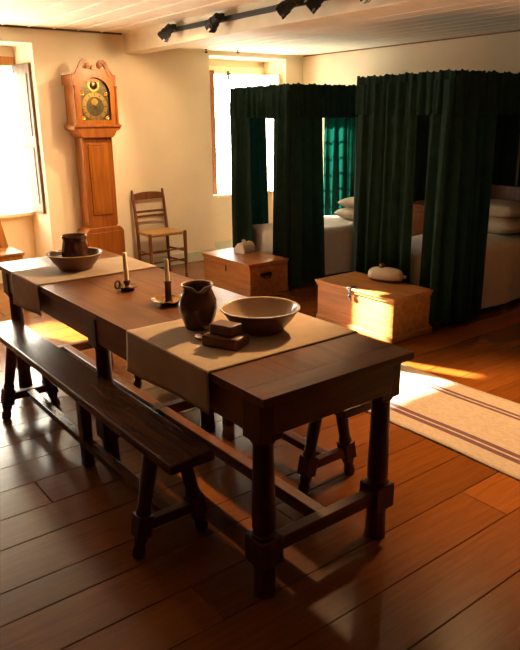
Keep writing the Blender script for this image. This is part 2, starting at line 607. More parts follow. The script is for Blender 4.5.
# windows
def window(idx, W, bays, label, shutters):
    root = bpy.data.objects.new('window_%d' % idx, None)
    COL.objects.link(root)
    root.location = ((W[2]+W[3])/2, YG, 0)
    struct(root, label)
    ox = root.location.x
    x0, x1 = W[2]-ox, W[3]-ox
    z0, z1 = 0.66, 2.10
    f = MB()
    for x in (x0+0.02, x1-0.02):
        f.box((x, 0.02, (z0+z1)/2), (0.04, 0.09, z1-z0))
    for z in (z0+0.02, z1-0.02):
        f.box((0, 0.02, z), (x1-x0-0.08, 0.09, 0.04))
    f.build('window_frame', M_JAMB, root, bevel=0.003)
    s_ = MB()
    s_.box((0, -0.06, z0+0.012), (x1-x0+0.02, 0.16, 0.035))
    s_.build('window_sill', M_TRIM, root, bevel=0.005)
    h = MB()
    h.box((0, -0.04, z1+0.0), (x1-x0, 0.03, 0.085))
    h.build('window_head', M_ORANGE if idx == 1 else M_TRIM, root, bevel=0.004)
    p = MB()
    for (a, c, d) in bays['posts']:
        p.box(((a+c)/2-ox, 0.02, (z0+z1)/2), (c-a, 0.06, z1-z0-0.08))
    if bays['posts']:
        p.build('mullion', M_TRIM, root, bevel=0.003)
    mu = MB()
    for (a, c, nv) in bays['lights']:
        for k in range(1, nv):
            x = a+(c-a)*k/nv-ox
            mu.box((x, 0.02, (z0+z1)/2), (0.012, 0.03, z1-z0-0.08))
        nh = bays['rows']
        for k in range(1, nh):
            z = z0+0.04+(z1-z0-0.08)*k/nh
            mu.box(((a+c)/2-ox, 0.02, z), (c-a, 0.03, 0.012))
    mu.build('glazing_bars', M_TRIM, root)
    g = MB()
    g.box((0, 0.03, (z0+z1)/2), (x1-x0-0.08, 0.004, z1-z0-0.08))
    g.build('glass', M_GLASS, root)
    for (a, c, yy, mt, z_top, rz) in shutters:
        q = MB()
        w = c-a
        q.box((w/2, 0, (z0+0.03+z_top)/2), (w, 0.026, z_top-z0-0.03))
        for zz0, zz1 in ((z0+0.12, 1.32), (1.42, z_top-0.09)):
            q.box((w/2, -0.014, (zz0+zz1)/2), (max(0.02, w-0.10), 0.012, zz1-zz0))
        o = q.build('shutter', mt, root, bevel=0.003)
        o.location = (a-ox, yy, 0)
        o.rotation_euler = (0, 0, rz)
    return root

w1 = window(1, W1, dict(posts=[(0.29, 0.42, 0), (0.56, 0.60, 0), (0.80, 0.868, 0)],
                        lights=[(-0.34, 0.29, 1), (0.42, 0.56, 1), (0.60, 0.80, 1), (0.868, 1.15, 1)], rows=2),
            'tall sunlit window in the recess left of the clock',
            [(1.178, 1.51, -0.03, M_SHUT, 2.07, radians(-83))])
q = MB()
q.box((0, 0, 0), (0.02, 0.03, 0.09))
q.tube([(0, -0.015, -0.05), (0, -0.03, -0.02), (0, -0.015, 0.02)], 0.008, 8)
o = q.build('shutter_hinge', M_IRON, w1)
o.location = (1.165-w1.location.x, -0.02, 2.03)
q = MB()
def mus(u, v):
    return Vector((1.045+0.11*u-w1.location.x, -0.075+0.010*sin(u*19+v*1.5), 0.70+1.36*v))
q.grid(mus, 24, 12)
q.build('sun_blocking_muslin', M_MUSLIN, w1, smooth=70)
q = MB()
q.box((0.945-w1.location.x, -0.05, 2.0), (0.22, 0.012, 0.115))  # added blind that keeps a sun strip off the floor by the chest
q.tube([(0.835-w1.location.x, -0.05, 2.045), (1.055-w1.location.x, -0.05, 2.045)], 0.018, 12)
q.build('sun_blocking_blind', M_MUSLIN, w1)
q = MB()
def mus2(u, v):  # added muslin, blocks the sun here and whitens the window's reflection
    return Vector((0.565+0.27*u-w1.location.x, -0.075+0.010*sin(u*38+v*1.5), 0.70+1.36*v))
q.grid(mus2, 48, 12)
q.build('sun_blocking_muslin', M_MUSLIN, w1, smooth=70)
w2 = window(2, W2, dict(posts=[], lights=[(3.44, 4.16, 4)], rows=8),
            'tall sunlit window in the recess behind the beds',
            [(4.16, 4.48, -0.03, M_TRIM, 2.06, radians(-84))])
q = MB()
q.box((0, 0, 0), (0.062, 0.03, 1.42))
o = q.build('side_lining', M_JAMB, w2, bevel=0.003)
o.location = (3.432-w2.location.x, -0.045, 1.385)
q = MB()
q.box((0, 0, 0), (0.022, 0.02, 0.10))
q.tube([(0, -0.01, 0.03), (0, -0.04, 0.02), (0, -0.04, -0.05)], 0.007, 8)
o = q.build('latch', M_IRON, w2)
o.location = (3.655-w2.location.x, -0.06, 2.04)

# ------------------------------------------------------------------ track lights along the beam
ty0, ty1 = 0.1, 4.15
b = MB()
b.box((0, (ty0+ty1)/2, 0), (0.036, ty1-ty0, 0.034))
o = b.build('light_track', M_BLACK, bevel=0.003)
o.location = (2.142, 0, 2.300)
tag(o, 'long thin black lighting track fixed along the side of the ceiling beam', 'track')

def spot_head(y, aim, label, power, lamp_col=(1.0, 0.66, 0.34), ang=80, soft=0.035):
    root = thing('track_spotlight', label, 'spotlight', (2.124, y, 2.300), 0, 'black spotlights on the ceiling track')
    a = MB()
    a.box((-0.020, 0, 0.012), (0.038, 0.11, 0.05))
    a.build('adapter', M_BLACK, root, bevel=0.004)
    a = MB()
    a.box((-0.052, 0.0, 0.012), (0.026, 0.05, 0.024))
    a.build('ceiling_mount', M_TRIM, root, bevel=0.003)
    d = (Vector(aim)-Vector((2.06, y, 2.25))).normalized()
    c0 = Vector((-0.062, 0, -0.020))
    a = MB()
    a.tube([(-0.03, 0, 0.0), (-0.055, 0, -0.012), tuple(c0)], 0.011, 8)
    a.build('bracket', M_BLACK, root)
    a = MB()
    a.lathe_axis([(0.018, -0.062), (0.036, -0.055), (0.038, -0.01), (0.040, 0.0), (0.046, 0.004), (0.046, 0.045), (0.041, 0.045), (0.036, 0.018)], c0, d, 20)
    hd = a.build('lamp_housing', M_BLACK, root)
    a = MB()
    a.lathe_axis([(0.034, 0.018), (0.034, 0.022)], c0, d, 20)
    a.build('lens', M_BULB, hd)
    # barn-door flaps
    side = d.cross(Vector((0, 0, 1))).normalized()
    upv = side.cross(d)
    a = MB()
    for v, w in ((upv, side), (-upv, side), (side, upv), (-side, upv)):
        p = c0+d*0.043+v*0.043
        q2 = p+d*0.030+v*0.002
        a.bar(p, q2, 0.062, 0.003, upv=v)
    a.build('barn_door', M_BLACK, root)
    ld = bpy.data.lights.new('spot_lamp', 'SPOT')
    ld.energy = power
    ld.color = lamp_col
    ld.spot_size = radians(ang)
    ld.spot_blend = 0.7
    ld.shadow_soft_size = soft
    lo = bpy.data.objects.new('spot_lamp', ld)
    COL.objects.link(lo)
    lo.parent = root
    lo.location = c0+d*0.11
    lo.rotation_euler = d.to_track_quat('-Z', 'Y').to_euler()
    return root

spot_head(3.98, (1.3, 5.0, 1.0), 'black spotlight on the track nearest the clock wall', 42)
spot_head(3.25, (1.9, 5.0, 1.2), 'black spotlight second from the clock wall on the track', 42)
spot_head(2.37, (0.4, 4.2, 0.5), 'third black spotlight from the clock wall, its lens ring glowing', 45)
spot_head(2.07, (0.6, 3.6, 0.4), 'black spotlight cut by the top of the photo, fourth from the clock wall', 45)
spot_head(1.60, (0.28, 2.0, 0.8), 'unseen black spotlight added on the track to brighten the middle of the table', 120, (1.0, 0.62, 0.30), ang=44)  # added lamp out of view, brightens the far bowl and tankard
spot_head(1.30, (0.28, 0.92, 0.76), 'black spotlight on the track facing the near end of the table', 210, (1.0, 0.60, 0.28), ang=43, soft=0.05)
spot_head(0.62, (1.85, 0.1, 0.0), 'black spotlight at the near end of the track above the floor by the table', 215, (1.0, 0.57, 0.24), ang=68, soft=0.08)

def hook(x, y, label):
    h = MB()
    h.lathe([(0.014, 0), (0.014, -0.006), (0.005, -0.008), (0.005, -0.022), (0.016, -0.024), (0.014, -0.036), (0.003, -0.038)], (0, 0, 0), 12)
    o = h.build('ceiling_hook', M_IRON)
    o.location = (x, y, ZC2)
    tag(o, label, 'hook', 'small dark hooks by the right window')
hook(3.08, 4.93, 'tiny dark ceiling hook above the recess edge left of the green bed')
hook(3.40, 4.80, 'tiny dark ceiling hook right of the other one, above the right window')

# ------------------------------------------------------------------ table
TW, TL, TH = 0.675, 2.57, 0.76
tb = thing('refectory_table', 'long dark oak refectory table with six turned legs', 'table', (0, 0, 0))
b = MB()
n = 3
for i in range(n):
    a0, a1 = TW*i/n, TW*(i+1)/n
    b.box(((a0+a1)/2, TL/2, TH-0.014), (a1-a0-0.0005, TL-0.2075, 0.028))
b.build('tabletop', M_OAK, tb, bevel=0.0008)
for y in (0.052, TL-0.052):
    b = MB()
    b.box((TW/2, y, TH-0.014), (TW, 0.103, 0.028))
    b.build('tabletop_end', M_OAKX, tb, bevel=0.0012)
LX = (0.062, TW-0.068)
LY = (0.085, 1.27, 2.47)
for x in (LX[0], LX[1]):
    b = MB()
    xx = x-0.028 if x < 0.3 else x+0.028
    b.box((xx, (LY[0]+LY[2])/2, 0.670), (0.026, LY[2]-LY[0]-0.0, 0.124))
    b.build('apron', M_OAK, tb, bevel=0.003)
for y in (0.050, TL-0.060):
    b = MB()
    b.box((TW/2, y, 0.670), (LX[1]-LX[0], 0.026, 0.124))
    b.build('apron', M_OAKX, tb, bevel=0.003)
def turned_leg(x, y):
    g = MB()
    g.box((x, y, 0.660), (0.094, 0.094, 0.144))
    g.lathe([(0.042, 0.590), (0.045, 0.582), (0.036, 0.572), (0.034, 0.560), (0.036, 0.45), (0.039, 0.33), (0.040, 0.26), (0.036, 0.248), (0.044, 0.238), (0.042, 0.225)], (x, y, 0), 20)
    g.box((x, y, 0.180), (0.094, 0.094, 0.100))
    g.lathe([(0.040, 0.132), (0.043, 0.124), (0.037, 0.112), (0.038, 0.05), (0.041, 0.0)], (x, y, 0), 20)
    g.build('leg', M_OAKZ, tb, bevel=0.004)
for y in LY:
    for x in LX:
        turned_leg(x, y)
for y in LY:
    b = MB()
    b.box((TW/2, y, 0.180), (LX[1]-LX[0]-0.06, 0.045, 0.052))
    b.build('stretcher', M_OAKX, tb, bevel=0.004)
b = MB()
b.box((TW/2, (LY[0]+LY[2])/2, 0.180), (0.05, LY[2]-LY[0]-0.03, 0.050))
b.build('stretcher', M_OAK, tb, bevel=0.004)

# ------------------------------------------------------------------ benches
SB = 0.44
def make_bench(label):
    r = thing('oak_bench', label, 'bench', (-0.045, 0.34, 0), 0, 'benches along the table')
    L_ = 2.10
    b = MB()
    b.box((0, L_/2, SB-0.019), (0.185, L_, 0.038))
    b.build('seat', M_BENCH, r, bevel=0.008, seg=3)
    for y in (0.19, 1.72):
        b = MB()
        b.box((0, y, SB-0.046), (0.15, 0.06, 0.018))
        b.build('batten', M_BENCH, r, bevel=0.003)
    for y in (0.19, 1.72):
        for sgn in (-1, 1):
            p1 = Vector((sgn*0.062, y, SB-0.04))
            p0 = Vector((sgn*0.142, y, 0.0))
            def at(z):
                t = z/(SB-0.04)
                return p0+(p1-p0)*t
            g = MB()
            g.tube([at(0.165), at(0.18), at(0.20), at(0.30), at(0.385), at(0.40)], [0.026, 0.030, 0.025, 0.028, 0.030, 0.031], 14)
            g.bar(at(0.085), at(0.170), 0.060, 0.060, upv=(0, 1, 0))
            g.tube([at(0.0), at(0.012), at(0.03), at(0.05), at(0.07), at(0.09)], [0.021, 0.025, 0.026, 0.020, 0.027, 0.027], 14)
            g.build('leg', M_OAKZ, r, bevel=0.004)
        b = MB()
        b.bar((-0.10, y, 0.125), (0.10, y, 0.125), 0.036, 0.042)
        b.build('crossbar', M_OAKX, r, bevel=0.004)
    b = MB()
    b.box((0, (0.19+1.72)/2, 0.125), (0.046, 1.53, 0.036))
    b.build('rail', M_BENCH, r, bevel=0.004)
    b = MB()
    b.bar((0, 0.955, SB-0.03), (0, 0.955, 0.0), 0.05, 0.055, upv=(0, 1, 0), w1=0.048, h1=0.048)
    b.build('leg', M_OAKZ, r, bevel=0.004)
    return r
bench = make_bench('long narrow dark oak bench on the near left side of the table')
dup(bench, (0.722, 0.29, 0), 0, 'dark oak bench beyond the table, mostly hidden beneath it')

# ------------------------------------------------------------------ rug
def rugf(u, v):
    x = -0.36+0.72*u
    y = -1.55+3.10*v
    return Vector((x+0.004*sin(y*5), y, 0.0075+0.0012*sin(x*22+y*3)+0.0015*sin(y*9)))
b = MB()
b.grid(rugf, 24, 90)
o = b.build('runner_rug', M_RUG, solid=0.009)
o.location = (1.762, 0.2, 0)
tag(o, 'long beige woven rug with paired plum stripes on the plank floor', 'rug')

# ------------------------------------------------------------------ cloth runners over the table
def runner(name, y0, y1, dropL, dropR, label, seed, skew=0.0):
    rr = random.Random(seed)
    ph = [rr.uniform(0, 6) for _ in range(6)]
    R_ = 0.006
    zt = TH+0.003
    path = []
    x0, x1 = -0.002, TW+0.002
    for k in range(9): path.append((x0-R_+0.0, zt-R_-dropL*(1-k/9), 'L', 1-k/9))
    for k in range(5):
        a = pi-(pi/2)*k/4
        path.append((x0+R_*cos(a)+0.0, zt-R_+R_*sin(a), 'T', 0))
    for k in range(1, 16): path.append((x0+(x1-x0)*k/16, zt, 'T', 0))
    for k in range(5):
        a = pi/2-(pi/2)*k/4
        path.append((x1+R_*cos(a), zt-R_+R_*sin(a), 'T', 0))
    for k in range(1, 8): path.append((x1+R_, zt-R_-dropR*k/7, 'R', k/7))
    n_ = len(path)-1
    def fn(u, v):
        i = min(n_, int(round(u*n_)))
        x, z, side, t = path[i]
        y = y0+(y1-y0)*v+skew*(x/TW)
        if side == 'L':
            x -= 0.001*t+t*0.006*(0.5+0.5*sin(v*9+ph[0]))
            y += 0.012*t*sin(v*3+ph[1])
            z += -0.012*t*sin(v*3.0+ph[2])
        elif side == 'R':
            x += 0.004*t+t*0.010*(0.5+0.5*sin(v*10+ph[3]))
        else:
            z += 0.0008*(1+sin(x*40+ph[4])*sin(v*11+ph[5]))
        return Vector((x, y, z))
    g = MB()
    g.grid(fn, n_, 36)
    o = g.build(name, M_LINEN, smooth=60, solid=0.0025)
    return tag(o, label, 'table runner', 'linen runners on the table')
runner('table_runner', 0.285, 0.865, 0.150, 0.07, 'tan linen runner under the wide bowl and jug at the near end', 1)
runner('table_runner', 1.845, 2.25, 0.165, 0.07, 'linen runner across the far end of the table under the nested jug and bowl', 5)

# ------------------------------------------------------------------ pottery
ZT = TH+0.0055
def wobble(amp, ns, ph=0.0):
    def f(r, z, a): return r*(1+amp*sin(ns*a+ph+z*30)), z
    return f
# jug
def jug(loc, label):
    r = thing('earthenware_jug', label, 'jug', loc)
    a0 = radians(-118)
    def fn(rad, z, a):
        d = (a-a0+pi) % (2*pi)-pi
        k = math.exp(-(d/0.26)**2)
        t = max(0, min(1, (z-0.135)/0.04))
        return rad*(1+0.16*k*t+0.006*sin(z*420)), z-0.016*k*t*t
    b = MB()
    prof = [(0.050, 0.0), (0.053, 0.004), (0.056, 0.02), (0.068, 0.05), (0.0755, 0.085), (0.073, 0.115), (0.062, 0.142), (0.056, 0.155), (0.058, 0.166), (0.063, 0.175),
            (0.0625, 0.178), (0.058, 0.177), (0.053, 0.166), (0.051, 0.155), (0.057, 0.140), (0.067, 0.110), (0.069, 0.085), (0.060, 0.045), (0.045, 0.012)]
    b.lathe(prof, n=64, fn=fn, mi=lambda i: 0)
    b.build('body', M_GLAZE, r, smooth=60)
    rim = MB()
    rp = [(0.0622, 0.1745), (0.0640, 0.1765), (0.0625, 0.1795), (0.0585, 0.1785), (0.0575, 0.1760)]
    rim.lathe(rp, n=64, fn=fn, caps=(False, False))
    rim.build('rim', M_CREAMRIM, r, smooth=60)
    h = MB()
    a1 = a0+pi
    pts = []
    for k in range(12):
        t = k/11
        rr = 0.056+0.042*sin(pi*t)+0.010*t
        zz = 0.158-0.095*t
        pts.append((rr*cos(a1), rr*sin(a1), zz))
    h.tube(pts, [0.011-0.003*k/11 for k in range(12)], 10)
    h.build('handle', M_GLAZE, r, smooth=60)
    return r
jug((0.232, 0.715, ZT), 'round-bellied dark brown glazed jug with a pinched lip, beside the wide bowl')

def bowl(loc, R, h, rb, label, inner):
    r = thing('earthenware_bowl', label, 'bowl', loc, 0, 'earthenware bowls on the table')
    def fn(rad, z, a): return rad*(1+0.006*sin(2*a+1)), z*(1+0.012*sin(2*a))
    b = MB()
    prof = [(rb*0.96, 0.0), (rb, 0.004), (rb*1.0, 0.010), (rb*1.12, 0.024), (rb+(R-rb)*0.55, h*0.52), (R*0.955, h*0.86), (R*0.985, h*0.92), (R*0.99, h*0.95)]
    b.lathe(prof, n=64, fn=fn, caps=(True, False))
    b.build('bowl_body', M_CLAY, r, smooth=60)
    b = MB()
    b.lathe([(R*0.985, h*0.935), (R*1.015, h*0.955), (R*1.012, h*0.995), (R*0.975, h*1.0), (R*0.945, h*0.965)], n=64, fn=fn, caps=(False, False))
    b.build('rim', M_CREAMRIM, r, smooth=60)
    b = MB()
    b.lathe([(R*0.95, h*0.975), (R*0.90, h*0.82), (rb+(R-rb)*0.46, h*0.5), (rb*1.0, 0.024), (rb*0.8, 0.014), (0.004, 0.012)], n=64, fn=fn, caps=(False, True))
    b.build('inside_glaze', inner, r, smooth=60)
    return r
bowl((0.405, 0.540, ZT), 0.153, 0.092, 0.092, 'wide brown pottery bowl with a pale inside and cream rim, near end of the table', M_CLAYIN)
bowl((0.300, 2.090, ZT), 0.150, 0.092, 0.092, 'brown flaring bowl at the far end of the table with a jug standing in it', M_CLAY)

# tankard standing in the far bowl
r = thing('glazed_tankard', 'dark brown glazed jug standing inside the far bowl', 'jug', (0.315, 2.115, ZT+0.0135))
def fnt(rad, z, a):
    return rad*(1+0.018*sin(a*9+z*14)*(1 if z < 0.15 else 0.2)), z
b = MB()
b.lathe([(0.066, 0), (0.070, 0.006), (0.074, 0.04), (0.074, 0.075), (0.068, 0.11), (0.0625, 0.135), (0.062, 0.146), (0.067, 0.152), (0.067, 0.166), (0.064, 0.168), (0.060, 0.160), (0.058, 0.14), (0.064, 0.10), (0.068, 0.05), (0.058, 0.012)], n=72, fn=fnt)
b.build('body', M_GLAZE, r, smooth=60)
b = MB()
b.lathe([(0.0672, 0.160), (0.0690, 0.1655), (0.0660, 0.1695), (0.0625, 0.1685)], n=48, caps=(False, False))
b.build('rim', M_STONEB, r, smooth=60)
h = MB()
pts = []
for k in range(12):
    t = k/11
    rr = 0.064+0.034*sin(pi*t)
    pts.append((rr*cos(1.0), rr*sin(1.0), 0.148-0.10*t))
h.tube(pts, 0.009, 10)
h.build('handle', M_GLAZE, r, smooth=60)

# treen blocks and spoon in front of the bowl
rzb = radians(-66)
b = MB()
b.box((0, 0, 0.0215), (0.150, 0.098, 0.043))
o = b.build('wooden_block', M_BLOCK, bevel=0.010, seg=3)
o.location = (0.191, 0.470, ZT)
o.rotation_euler = (0, 0, rzb)
tag(o, 'larger brown rounded block lying on the runner in front of the jug', 'block')
b = MB()
b.box((0, 0, 0.019), (0.098, 0.070, 0.038))
o = b.build('wooden_block', M_BLOCK, bevel=0.005, seg=2)
o.location = (0.196, 0.474, ZT+0.0435)
o.rotation_euler = (0, 0, rzb-0.12)
tag(o, 'smaller brown block stacked on top of the larger one by the bowl', 'block')
sp = thing('wooden_ladle', 'dark wooden ladle lying behind the brown blocks between jug and bowl', 'ladle', (0.160, 0.572, ZT))
b = MB()
prof = [(0.003, 0.002), (0.016, 0.002), (0.029, 0.008), (0.034, 0.017), (0.032, 0.018), (0.026, 0.011), (0.014, 0.006), (0.003, 0.005)]
b.lathe(prof, n=32)
b.build('ladle_bowl', M_BLOCK, sp, smooth=60)
b = MB()
b.tube([(0.028, 0.016, 0.016), (0.05, 0.034, 0.016), (0.075, 0.056, 0.012), (0.10, 0.072, 0.008), (0.115, 0.074, 0.007)], [0.006, 0.006, 0.0055, 0.006, 0.007], 10)
b.build('ladle_handle', M_BLOCK, sp, smooth=60)

# ------------------------------------------------------------------ candlesticks and candles
ca = thing('chamber_candlestick', 'bronze chamber candlestick with a looped handle, second from the near jug', 'candlestick', (0.306, 1.478, TH))
b = MB()
b.lathe([(0.034, 0), (0.036, 0.004), (0.030, 0.007), (0.040, 0.011), (0.052, 0.017), (0.054, 0.021), (0.049, 0.020), (0.030, 0.013), (0.010, 0.012)], n=40)
b.build('drip_tray', M_DBRASS, ca, smooth=50)
b = MB()
b.lathe([(0.018, 0.011), (0.020, 0.016), (0.012, 0.022), (0.013, 0.030), (0.018, 0.040), (0.019, 0.047), (0.0165, 0.049), (0.0125, 0.049), (0.0125, 0.036), (0.002, 0.035)], n=28)
b.build('candle_socket', M_DBRASS, ca, smooth=50)
b = MB()
ring = [(-0.034-0.017+0.017*cos(2*pi*k/20), 0.010*cos(2*pi*k/20), 0.034+0.018*sin(2*pi*k/20)) for k in range(21)]
b.tube(ring, 0.0048, 8)
b.build('handle', M_DBRASS, ca, smooth=60)
def candle(loc, h, r_, label, lean=0.0):
    t = thing('tallow_candle', label, 'candle', loc, 0)
    t.rotation_euler = (lean, lean*0.4, 0)
    b = MB()
    b.lathe([(r_*0.97, 0), (r_, 0.004), (r_*0.97, h*0.5), (r_*0.9, h*0.93), (r_*0.8, h*0.98), (r_*0.45, h)], n=24)
    b.build('wax_shaft', M_WAX, t, smooth=50)
    b = MB()
    b.tube([(0, 0, h-0.002), (0.0005, 0, h+0.004), (0.0015, 0.001, h+0.008)], 0.0012, 6)
    b.build('wick', M_BLACK, t)
    return t
candle((0.306, 1.478, TH+0.0365), 0.150, 0.0118, 'pale tapering candle in the candlestick with the looped handle, unlit', radians(-1.5))

cb = thing('brass_candlestick', 'brass candlestick with a wide wavy saucer and tall stem, beside the jug', 'candlestick', (0.330, 1.120, TH))
def wav(r_, z, a): return r_*(1+0.05*max(0, (r_-0.04)/0.03)*sin(8*a)), z+0.0035*max(0, (r_-0.045)/0.025)*sin(8*a)
b = MB()
b.lathe([(0.036, 0), (0.038, 0.003), (0.050, 0.010), (0.068, 0.020), (0.073, 0.0225), (0.071, 0.0245), (0.064, 0.021), (0.046, 0.012), (0.010, 0.009)], n=64, fn=wav)
b.build('saucer', M_BRASS, cb, smooth=60)
b = MB()
b.lathe([(0.020, 0.009), (0.021, 0.014), (0.0155, 0.019), (0.0145, 0.060), (0.0145, 0.098), (0.019, 0.101), (0.020, 0.105), (0.016, 0.107), (0.0115, 0.107), (0.0115, 0.090), (0.002, 0.089)], n=28)
b.build('stem', M_DBRASS, cb, smooth=50)
b = MB()
b.tube([(0.014, 0.010, 0.098), (0.024, 0.017, 0.104), (0.030, 0.021, 0.100)], 0.0025, 8)
b.build('ejector_tab', M_BRASS, cb)
candle((0.330, 1.120, TH+0.0905), 0.116, 0.0110, 'pale candle in the tall brass candlestick beside the jug, unlit', radians(-0.8))

# ------------------------------------------------------------------ longcase clock
CK = (1.692, 4.965)
ck = thing('longcase_clock', 'tall golden mahogany grandfather clock with scrolled top against the far wall', 'clock', (CK[0], CK[1], 0))
yb = 0.0
yf = -0.245    # front of hood
b = MB()
b.box((0, -0.118, 0.265), (0.40, 0.236, 0.47))
b.box((0, -0.120, 0.030), (0.42, 0.246, 0.06))
b.prism([(-0.20, 0.50), (0.20, 0.50), (0.185, 0.522), (0.160, 0.545), (-0.160, 0.545), (-0.185, 0.522)], -0.236, -0.004)
b.build('base', M_CLOCK, ck, bevel=0.004)
b = MB()
b.box((0, -0.105, 0.975), (0.290, 0.200, 0.87))
for sx in (-1, 1):
    b.tube([(sx*0.145, -0.200, 0.56), (sx*0.145, -0.200, 1.40)], 0.010, 10)
b.build('trunk', M_CLOCK, ck, bevel=0.004)
dr = MB()
dr.box((0, -0.210, 1.01), (0.200, 0.014, 0.68))
dr.box((0, -0.216, 1.01), (0.158, 0.010, 0.63))
dr.box((0, -0.2175, 1.335), (0.17, 0.008, 0.012))
d_o = dr.build('trunk_door', M_CLOCKD, ck, bevel=0.003)
b = MB()
b.lathe_axis([(0.006, 0), (0.006, 0.006), (0.003, 0.008)], (-0.088, -0.217, 1.03), (0, -1, 0), 12)
b.build('keyhole', M_BRASS, d_o)
b = MB()
b.prism([(-0.150, 1.40), (0.150, 1.40), (0.175, 1.425), (0.190, 1.455), (0.232, 1.475), (0.238, 1.500), (-0.238, 1.500), (-0.232, 1.475), (-0.190, 1.455), (-0.175, 1.425)], -0.245, -0.002)
b.box((0, -0.130, 1.507), (0.475, 0.262, 0.022))
b.build('cornice', M_CLOCK, ck, bevel=0.003)
# hood: sides, back, door frame with arched opening
b = MB()
for sx in (-1, 1):
    b.box((sx*0.190, -0.115, 1.715), (0.024, 0.228, 0.395))
b.box((0, -0.008, 1.715), (0.38, 0.014, 0.395))
# moulded band at shoulder height on the sides
for sx in (-1, 1):
    b.box((sx*0.204, -0.118, 1.920), (0.026, 0.250, 0.088))
b.build('hood', M_CLOCK, ck, bevel=0.003)
# front plate: outline with swan-neck scrolls, arched hole (strip mesh)
def front_plate():
    b = MB()
    y0, y1 = -0.246, -0.228
    # columns of strips between arch opening and outline
    ow = 0.146                      # half opening
    zs = 1.795                      # spring of the arch
    ar = 0.146
    # lower rail and stiles
    b.box((0, (y0+y1)/2, 1.538), (0.40, y1-y0, 0.045))
    for sx in (-1, 1):
        b.box((sx*(ow+0.204)/2, (y0+y1)/2, (1.5607+zs)/2), (0.204-ow, y1-y0, zs-1.5607))
    # above the spring: arch ring to top outline
    def top(x):
        ax = abs(x)
        # centre block, dip, neck rising to scroll
        if ax > 0.165: return 1.965
        if ax > 0.120: return 1.965+0.05*((0.165-ax)/0.045)**0.8
        t = ax/0.120
        return 2.008+0.007*t**2
    N_ = 40
    xs = [-0.204+0.408*i/N_ for i in range(N_+1)]
    def low(x):
        ax = abs(x)
        if ax >= ar: return zs
        return zs+math.sqrt(ar*ar-ax*ax)*0.98
    A = []
    for x in xs:
        A.append([b.bm.verts.new((x, yy, zz)) for zz in (low(x), top(x)) for yy in (y0, y1)])
    for i in range(N_):
        p, q = A[i], A[i+1]
        b.quad([p[0], q[0], q[2], p[2]])
        b.quad([p[1], p[3], q[3], q[1]])
        b.quad([p[2], q[2], q[3], p[3]])
        b.quad([p[0], p[1], q[1], q[0]])
    b.quad([A[0][0], A[0][2], A[0][3], A[0][1]])
    b.quad([A[-1][0], A[-1][1], A[-1][3], A[-1][2]])
    return b
front_plate().build('hood_door', M_CLOCKD, ck)
for sx in (-1, 1):
    b = MB()
    pts, rad = [], []
    # S-shaped neck, broad at the shoulder, curling inward at the top
    neck = [(0.178, 1.945, 0.030), (0.158, 1.970, 0.032), (0.140, 2.000, 0.028), (0.128, 2.030, 0.026), (0.112, 2.062, 0.024), (0.092, 2.078, 0.022), (0.070, 2.076, 0.020), (0.054, 2.058, 0.019), (0.052, 2.038, 0.018), (0.064, 2.026, 0.016), (0.076, 2.034, 0.013)]
    S0, S1 = [], []
    for i, (x, z, w) in enumerate(neck):
        xa, za, _ = neck[max(0, i-1)]
        xb, zb, _ = neck[min(len(neck)-1, i+1)]
        t = Vector((xb-xa, zb-za)).normalized()
        nn = Vector((-t.y, t.x))
        S0.append((sx*(x+nn.x*w*0.7), z+nn.y*w*0.7))
        S1.append((sx*(x-nn.x*w*0.7), z-nn.y*w*0.7))
    rings_ = [[Vector((a[0], -0.250, a[1])), Vector((a[0], -0.222, a[1])), Vector((c[0], -0.222, c[1])), Vector((c[0], -0.250, c[1]))] for a, c in zip(S0, S1)]
    b.rings(rings_)
    b.lathe_axis([(0.020, 0), (0.022, 0.006), (0.012, 0.012), (0.003, 0.013)], (sx*0.066, -0.248, 2.044), (0, -1, 0), 18)
    b.build('swan_neck_scroll', M_CLOCK, ck)
b = MB()
b.box((0, -0.237, 2.018), (0.050, 0.030, 0.035))
b.box((0, -0.237, 2.040), (0.034, 0.028, 0.012))
b.build('finial_block', M_CLOCK, ck, bevel=0.003)
b = MB()
b.prism([(-0.20, 1.90)]+[(0.20*cos(pi*k/16)*-1, 1.90+0.075*sin(pi*k/16)) for k in range(0, 17)][1:-1]+[(0.20, 1.90)], -0.222, -0.004)
b.build('hood_roof', M_CLOCK, ck)
for sx in (-1, 1):
    b = MB()
    b.lathe([(0.016, 1.518), (0.016, 1.530), (0.010, 1.538), (0.012, 1.56), (0.0115, 1.70), (0.010, 1.84), (0.015, 1.850), (0.015, 1.866)], (sx*0.206, -0.250, 0), 14)
    b.build('hood_column', M_CLOCK, ck)
# dial with arch
b = MB()
b.prism([(-0.156, 1.555), (0.156, 1.555), (0.156, 1.795)]+[(0.152*cos(pi*k/16), 1.795+0.150*sin(pi*k/16)) for k in range(1, 16)]+[(-0.156, 1.795)], -0.214, -0.208)
dial = b.build('dial', M_DIAL, ck)
def ringmesh(r0, r1, c, y, th=0.004, n=48):
    b = MB()
    R = []
    for rr, yy in ((r0, y), (r1, y), (r1, y-th), (r0, y-th), (r0, y)):
        R.append([Vector((c[0]+rr*cos(2*pi*k/n), yy, c[1]+rr*sin(2*pi*k/n))) for k in range(n)])
    b.rings(R, cap0=False, cap1=False)
    return b
ringmesh(0.088, 0.126, (0, 1.682), -0.214).build('chapter_ring', M_SILVER, dial)
ringmesh(0.002, 0.034, (0.0, 1.72), -0.214).build('seconds_ring', M_GOLD, dial)
ringmesh(0.042, 0.058, (0, 1.872), -0.214).build('arch_ring', M_GOLD, dial)
b = MB()
b.lathe_axis([(0.040, 0), (0.034, 0.006), (0.018, 0.011), (0.002, 0.013)], (0, -0.214, 1.872), (0, -1, 0), 28)
b.build('arch_boss', M_DBRASS, dial)
b = MB()
